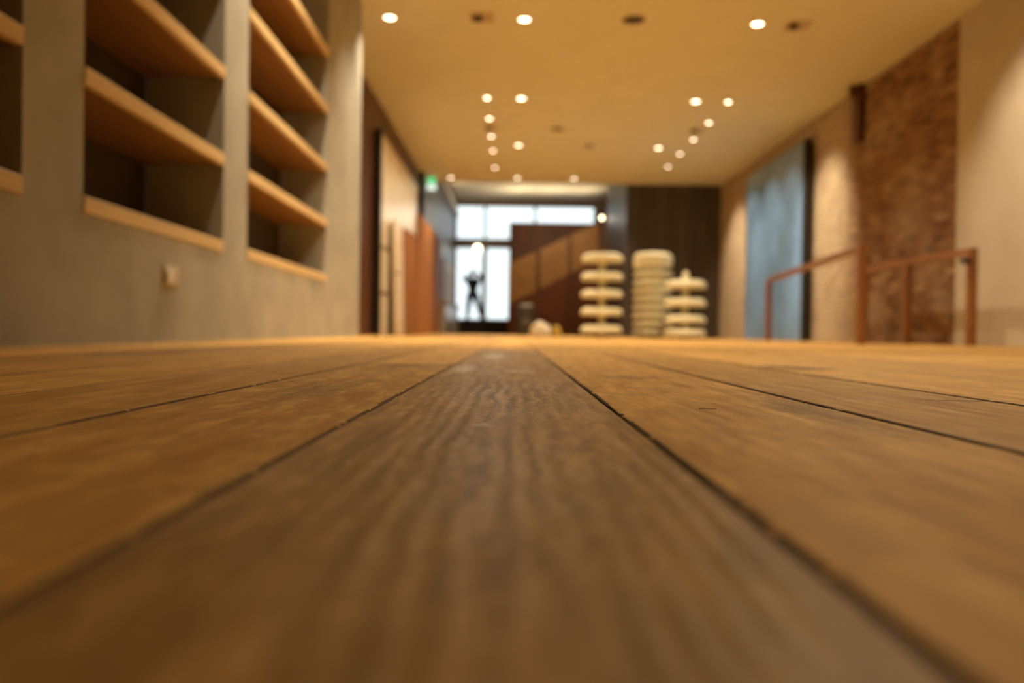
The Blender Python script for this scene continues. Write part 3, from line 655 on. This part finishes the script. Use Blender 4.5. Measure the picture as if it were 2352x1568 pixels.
for x in (0.73, 1.68, 2.60):
    lo, hi = sz(x, 0.92, 2.42), sz(x, 2.17, 3.54)
    MB().bbox((x - SX0 - 0.055, -0.10, lo - 0.05), (x - SX0 + 0.055, -0.027, hi - 0.02), 0.004).build('post', M['timber_brown'], e)
e = empty('staircase', (SX0, 24.3, 0), 'timber staircase rising to the right behind its balustrade', 'staircase')
n = 10
for k in range(n):
    a = k * (SX1 - SX0) / n; zt = 0.92 + 0.15 * k + 0.02
    MB().bbox((a, 0.03, zt - 0.04), (a + 0.31, 1.45, zt), 0.005).build('tread', M['timber_stair'], e)
    MB().box((a + 0.004, 0.05, zt - 0.19), (a + 0.02, 1.43, zt - 0.0405)).build('riser', M['timber_stair'], e)
e = empty('stair_spandrel', (SX0, 24.3, 0), 'red brown boarding under the sloping balustrade', 'partition')
n = 10
for k in range(n):
    a, b = k * (SX1 - SX0) / n, (k + 1) * (SX1 - SX0) / n - 0.004
    h0, h1 = sz(SX0 + a, 0.92, 2.42) - 0.01, sz(SX0 + b, 0.92, 2.42) - 0.01; y0, y1 = -0.012 - 0.004 * (k % 2), 0.012
    v = [(a, y0, 0), (b, y0, 0), (b, y1, 0), (a, y1, 0), (a, y0, h0), (b, y0, h1), (b, y1, h1), (a, y1, h0)]
    MB().add(v, [(3, 2, 1, 0), (4, 5, 6, 7), (0, 1, 5, 4), (1, 2, 6, 5), (2, 3, 7, 6), (3, 0, 4, 7)]).build('board', M['spandrel'], e)

# ------------------------------------------------------------------ lobby pieces
tag(MB().bbox((-2.02, 26.75, 0), (-0.15, 27.95, 0.49), 0.01).build('window_bench', M['black']), 'low black platform in front of the bright window', 'platform')
e = empty('counter', (-1.94, 23.8, 0), 'white topped counter along the dark lobby wall left of the window', 'counter')
MB().bbox((-0.14, -2.5, 0), (0.12, 2.5, 0.82), 0.006).build('body', M['cream'], e)
MB().bbox((-0.15, -2.6, 0.8205), (0.17, 2.6, 0.94), 0.012).build('top', M['white'], e)
tag(MB().bbox((-2.098, 23.4, 0.95), (-2.05, 27.2, 2.25), 0.005).build('wall_panel', M['peach']), 'pale peach timber panel on the lobby wall above the white counter', 'panel')
tag(MB().bbox((-2.098, 18.4, 4.08), (-1.95, 27.98, 4.28), 0.006).build('wall_beam', M['white']), 'long white beam high along the dark lobby wall', 'beam')
def pendant(x, y, z, r, lab):
    e = empty('pendant_lamp', (x, y, z), lab, 'pendant lamp', 'round pendant bulbs in the lobby')
    MB().tube((0, 0, r + 0.10), (0, 0, LOB - z), 0.006, 8).build('cord', M['black'], e)
    MB().lathe([(0, r + 0.11), (0.03, r + 0.11), (0.035, r + 0.02), (0.045, r * 0.9), (0, r * 0.9)], n=16).build('socket', M['black'], e, True)
    MB().lathe([(0, r)] + [(r * math.sin(math.pi * k / 12), r * math.cos(math.pi * k / 12)) for k in range(1, 12)] + [(0, -r)], n=24).build('globe', M['globe'], e, True)
pendant(2.40, 22.0, 3.268, 0.045, 'small glowing globe lamp beside the dark wall return right of the window')
pendant(-1.255, 27.2, 2.93, 0.11, 'glowing globe lamp in front of the window above the person')

# ------------------------------------------------------------------ person on the platform
def skin_obj(name, chains, mat, parent=None, sub=2):
    """chains: list of lists of (x, y, z, r); chains share a vertex where points coincide"""
    verts, rad, edges_ = [], [], []
    key = {}
    def vid(p):
        k = tuple(round(c, 4) for c in p[:3])
        if k not in key: key[k] = len(verts); verts.append(p[:3]); rad.append(p[3])
        return key[k]
    for ch in chains:
        ids = [vid(p) for p in ch]
        edges_ += list(zip(ids, ids[1:]))
    m = bpy.data.meshes.new(name); m.from_pydata(verts, edges_, []); m.materials.append(mat)
    o = bpy.data.objects.new(name, m); COL.objects.link(o)
    md = o.modifiers.new('skin', 'SKIN'); md.use_smooth_shade = True
    for i, sv in enumerate(m.skin_vertices[0].data): sv.radius = (rad[i], rad[i]); sv.use_root = (i == 0)
    o.modifiers.new('sub', 'SUBSURF').levels = sub; o.modifiers['sub'].render_levels = sub
    if parent: o.parent = parent
    return o
SK = plain('skin_tone', (0.42, 0.20, 0.11), 0.55, var=0.05); JK = plain('black_jacket', (0.010, 0.011, 0.013), 0.8); TR = plain('navy_trousers', (0.018, 0.022, 0.045), 0.8)
HR = plain('brown_hair', (0.12, 0.045, 0.02), 0.6)
# local frame: origin on the platform between the feet, facing -y
pel = (0, 0, 0.86, 0.115); wst = (0, 0, 1.02, 0.10); chs = (0.0, -0.01, 1.24, 0.145); nb_ = (0.0, -0.02, 1.38, 0.060); nk = (0.0, -0.03, 1.44, 0.048)
hd1 = (0.0, -0.05, 1.52, 0.078); hd2 = (0.0, -0.045, 1.585, 0.068)
def arm(s, el, wr, e=0.0):
    sh = (s * 0.165, -0.01, 1.335, 0.052 + e)
    return sh, (el[0], el[1], el[2], 0.040 + e), (wr[0], wr[1], wr[2], 0.028 + e)
aL = arm(-1, (-0.27, -0.20, 1.36), (-0.09, -0.26, 1.50)); aR = arm(1, (0.30, -0.16, 1.44), (0.10, -0.25, 1.54))
def fingers(wr, s):
    pal = (wr[0] - s * 0.035, wr[1] - 0.015, wr[2] + 0.045, 0.026); out = [[wr, pal]]
    for k in range(4):
        dx = -s * (0.012 * k); l = (0.9, 1.0, 0.95, 0.75)[k]
        b = (pal[0] - s * 0.006, pal[1] + 0.018 - 0.012 * k, pal[2] + 0.012, 0.0105)
        out.append([pal, b, (b[0] - s * 0.018 * l, b[1], b[2] + 0.030 * l, 0.0095), (b[0] - s * 0.042 * l, b[1] - 0.004, b[2] + 0.038 * l, 0.008)])
    out.append([pal, (pal[0] - s * 0.02, pal[1] - 0.02, pal[2] - 0.012, 0.0105), (pal[0] - s * 0.045, pal[1] - 0.022, pal[2] - 0.002, 0.009)])
    return out
def leg(s, knee, ank, e=0.0):
    return [pel, (s * 0.09, 0, 0.80, 0.088 + e), (knee[0], knee[1], knee[2], 0.058 + e), (ank[0], ank[1], ank[2], 0.038 + e)]
kL, aLn = (-0.125, -0.02, 0.45), (-0.15, 0.0, 0.07); kR, aRn = (0.17, -0.01, 0.45), (0.27, 0.0, 0.07)
body = skin_obj('person', [[pel, wst, chs, nb_, nk, hd1, hd2], [chs, aL[0], aL[1], aL[2]], [chs, aR[0], aR[1], aR[2]]] + fingers(aL[2], -1) + fingers(aR[2], 1)
                + [leg(-1, kL, aLn) + [(aLn[0] - 0.01, -0.13, 0.03, 0.028)], leg(1, kR, aRn) + [(aRn[0] + 0.02, -0.13, 0.03, 0.028)]], SK)
body.location = (-1.40, 27.25, 0.492); body.scale = (1.18, 1.1, 1.02)
tag(body, 'person in a black jacket standing on the platform, hands raised to the face', 'person')
def grow(p, e): return (p[0], p[1], p[2], p[3] + e)
jc = [[(0, 0, 0.74, 0.15), (0, 0, 0.86, 0.145), grow(wst, 0.035), grow(chs, 0.045), (0, -0.02, 1.37, 0.085)]]
for a in (aL, aR):
    fr2 = tuple(a[1][i] * 0.2 + a[2][i] * 0.8 for i in range(3)) + (0.052,)
    jc.append([grow(chs, 0.045), grow(a[0], 0.034), grow(a[1], 0.028), fr2])
skin_obj('jacket', jc, JK, body)
tl, trr = leg(-1, kL, aLn, 0.026), leg(1, kR, aRn, 0.026)
skin_obj('trousers', [[grow(pel, 0.014)] + tl[1:], [grow(pel, 0.014)] + trr[1:]], TR, body)
for s, an in ((-1, aLn), (1, aRn)):
    MB().bbox((an[0] - 0.05, -0.20, 0.0), (an[0] + 0.05, 0.09, 0.085), 0.03).build('shoe', M['black'], body, True)
# hair cap and face features
hb = bmesh.new(); bmesh.ops.create_uvsphere(hb, u_segments=24, v_segments=14, radius=0.092)
bmesh.ops.delete(hb, geom=[v for v in hb.verts if v.co.z < -0.03 + 0.55 * max(0, -v.co.y)], context='VERTS')
hm = bpy.data.meshes.new('hair'); hb.to_mesh(hm); hb.free(); hm.materials.append(HR)
ho = bpy.data.objects.new('hair', hm); COL.objects.link(ho); ho.parent = body; ho.location = (0, -0.035, 1.575); ho.modifiers.new('thick', 'SOLIDIFY').thickness = 0.012
for n_, loc, sc_ in (('eye', (-0.03, -0.122, 1.55), (0.013, 0.007, 0.008)), ('eye', (0.03, -0.122, 1.55), (0.013, 0.007, 0.008)), ('nose', (0, -0.130, 1.525), (0.012, 0.018, 0.022)), ('mouth', (0, -0.120, 1.487), (0.024, 0.008, 0.007)),
                     ('ear', (-0.082, -0.045, 1.53), (0.010, 0.018, 0.028)), ('ear', (0.082, -0.045, 1.53), (0.010, 0.018, 0.028))):
    q = MB().lathe([(0, 1)] + [(math.sin(math.pi * k / 8), math.cos(math.pi * k / 8)) for k in range(1, 8)] + [(0, -1)], n=12).build(n_, M['black'] if n_ == 'eye' else SK, body, True)
    q.location = loc; q.scale = sc_

# ------------------------------------------------------------------ a splinter lying on the boards
sp = MB(); sp.bar((0, 0, 0), (0.012, -0.006, 0.0004), 0.0007, 0.0006); sp.bar((0.012, -0.006, 0.0004), (0.0135, -0.0075, 0.0008), 0.0005, 0.0005)
o = sp.build('wood_splinter', M['timber_dark']); o.location = (0.165, 0.703, 0.0007); tag(o, 'tiny dark wood splinter lying on the board right of centre', 'splinter')
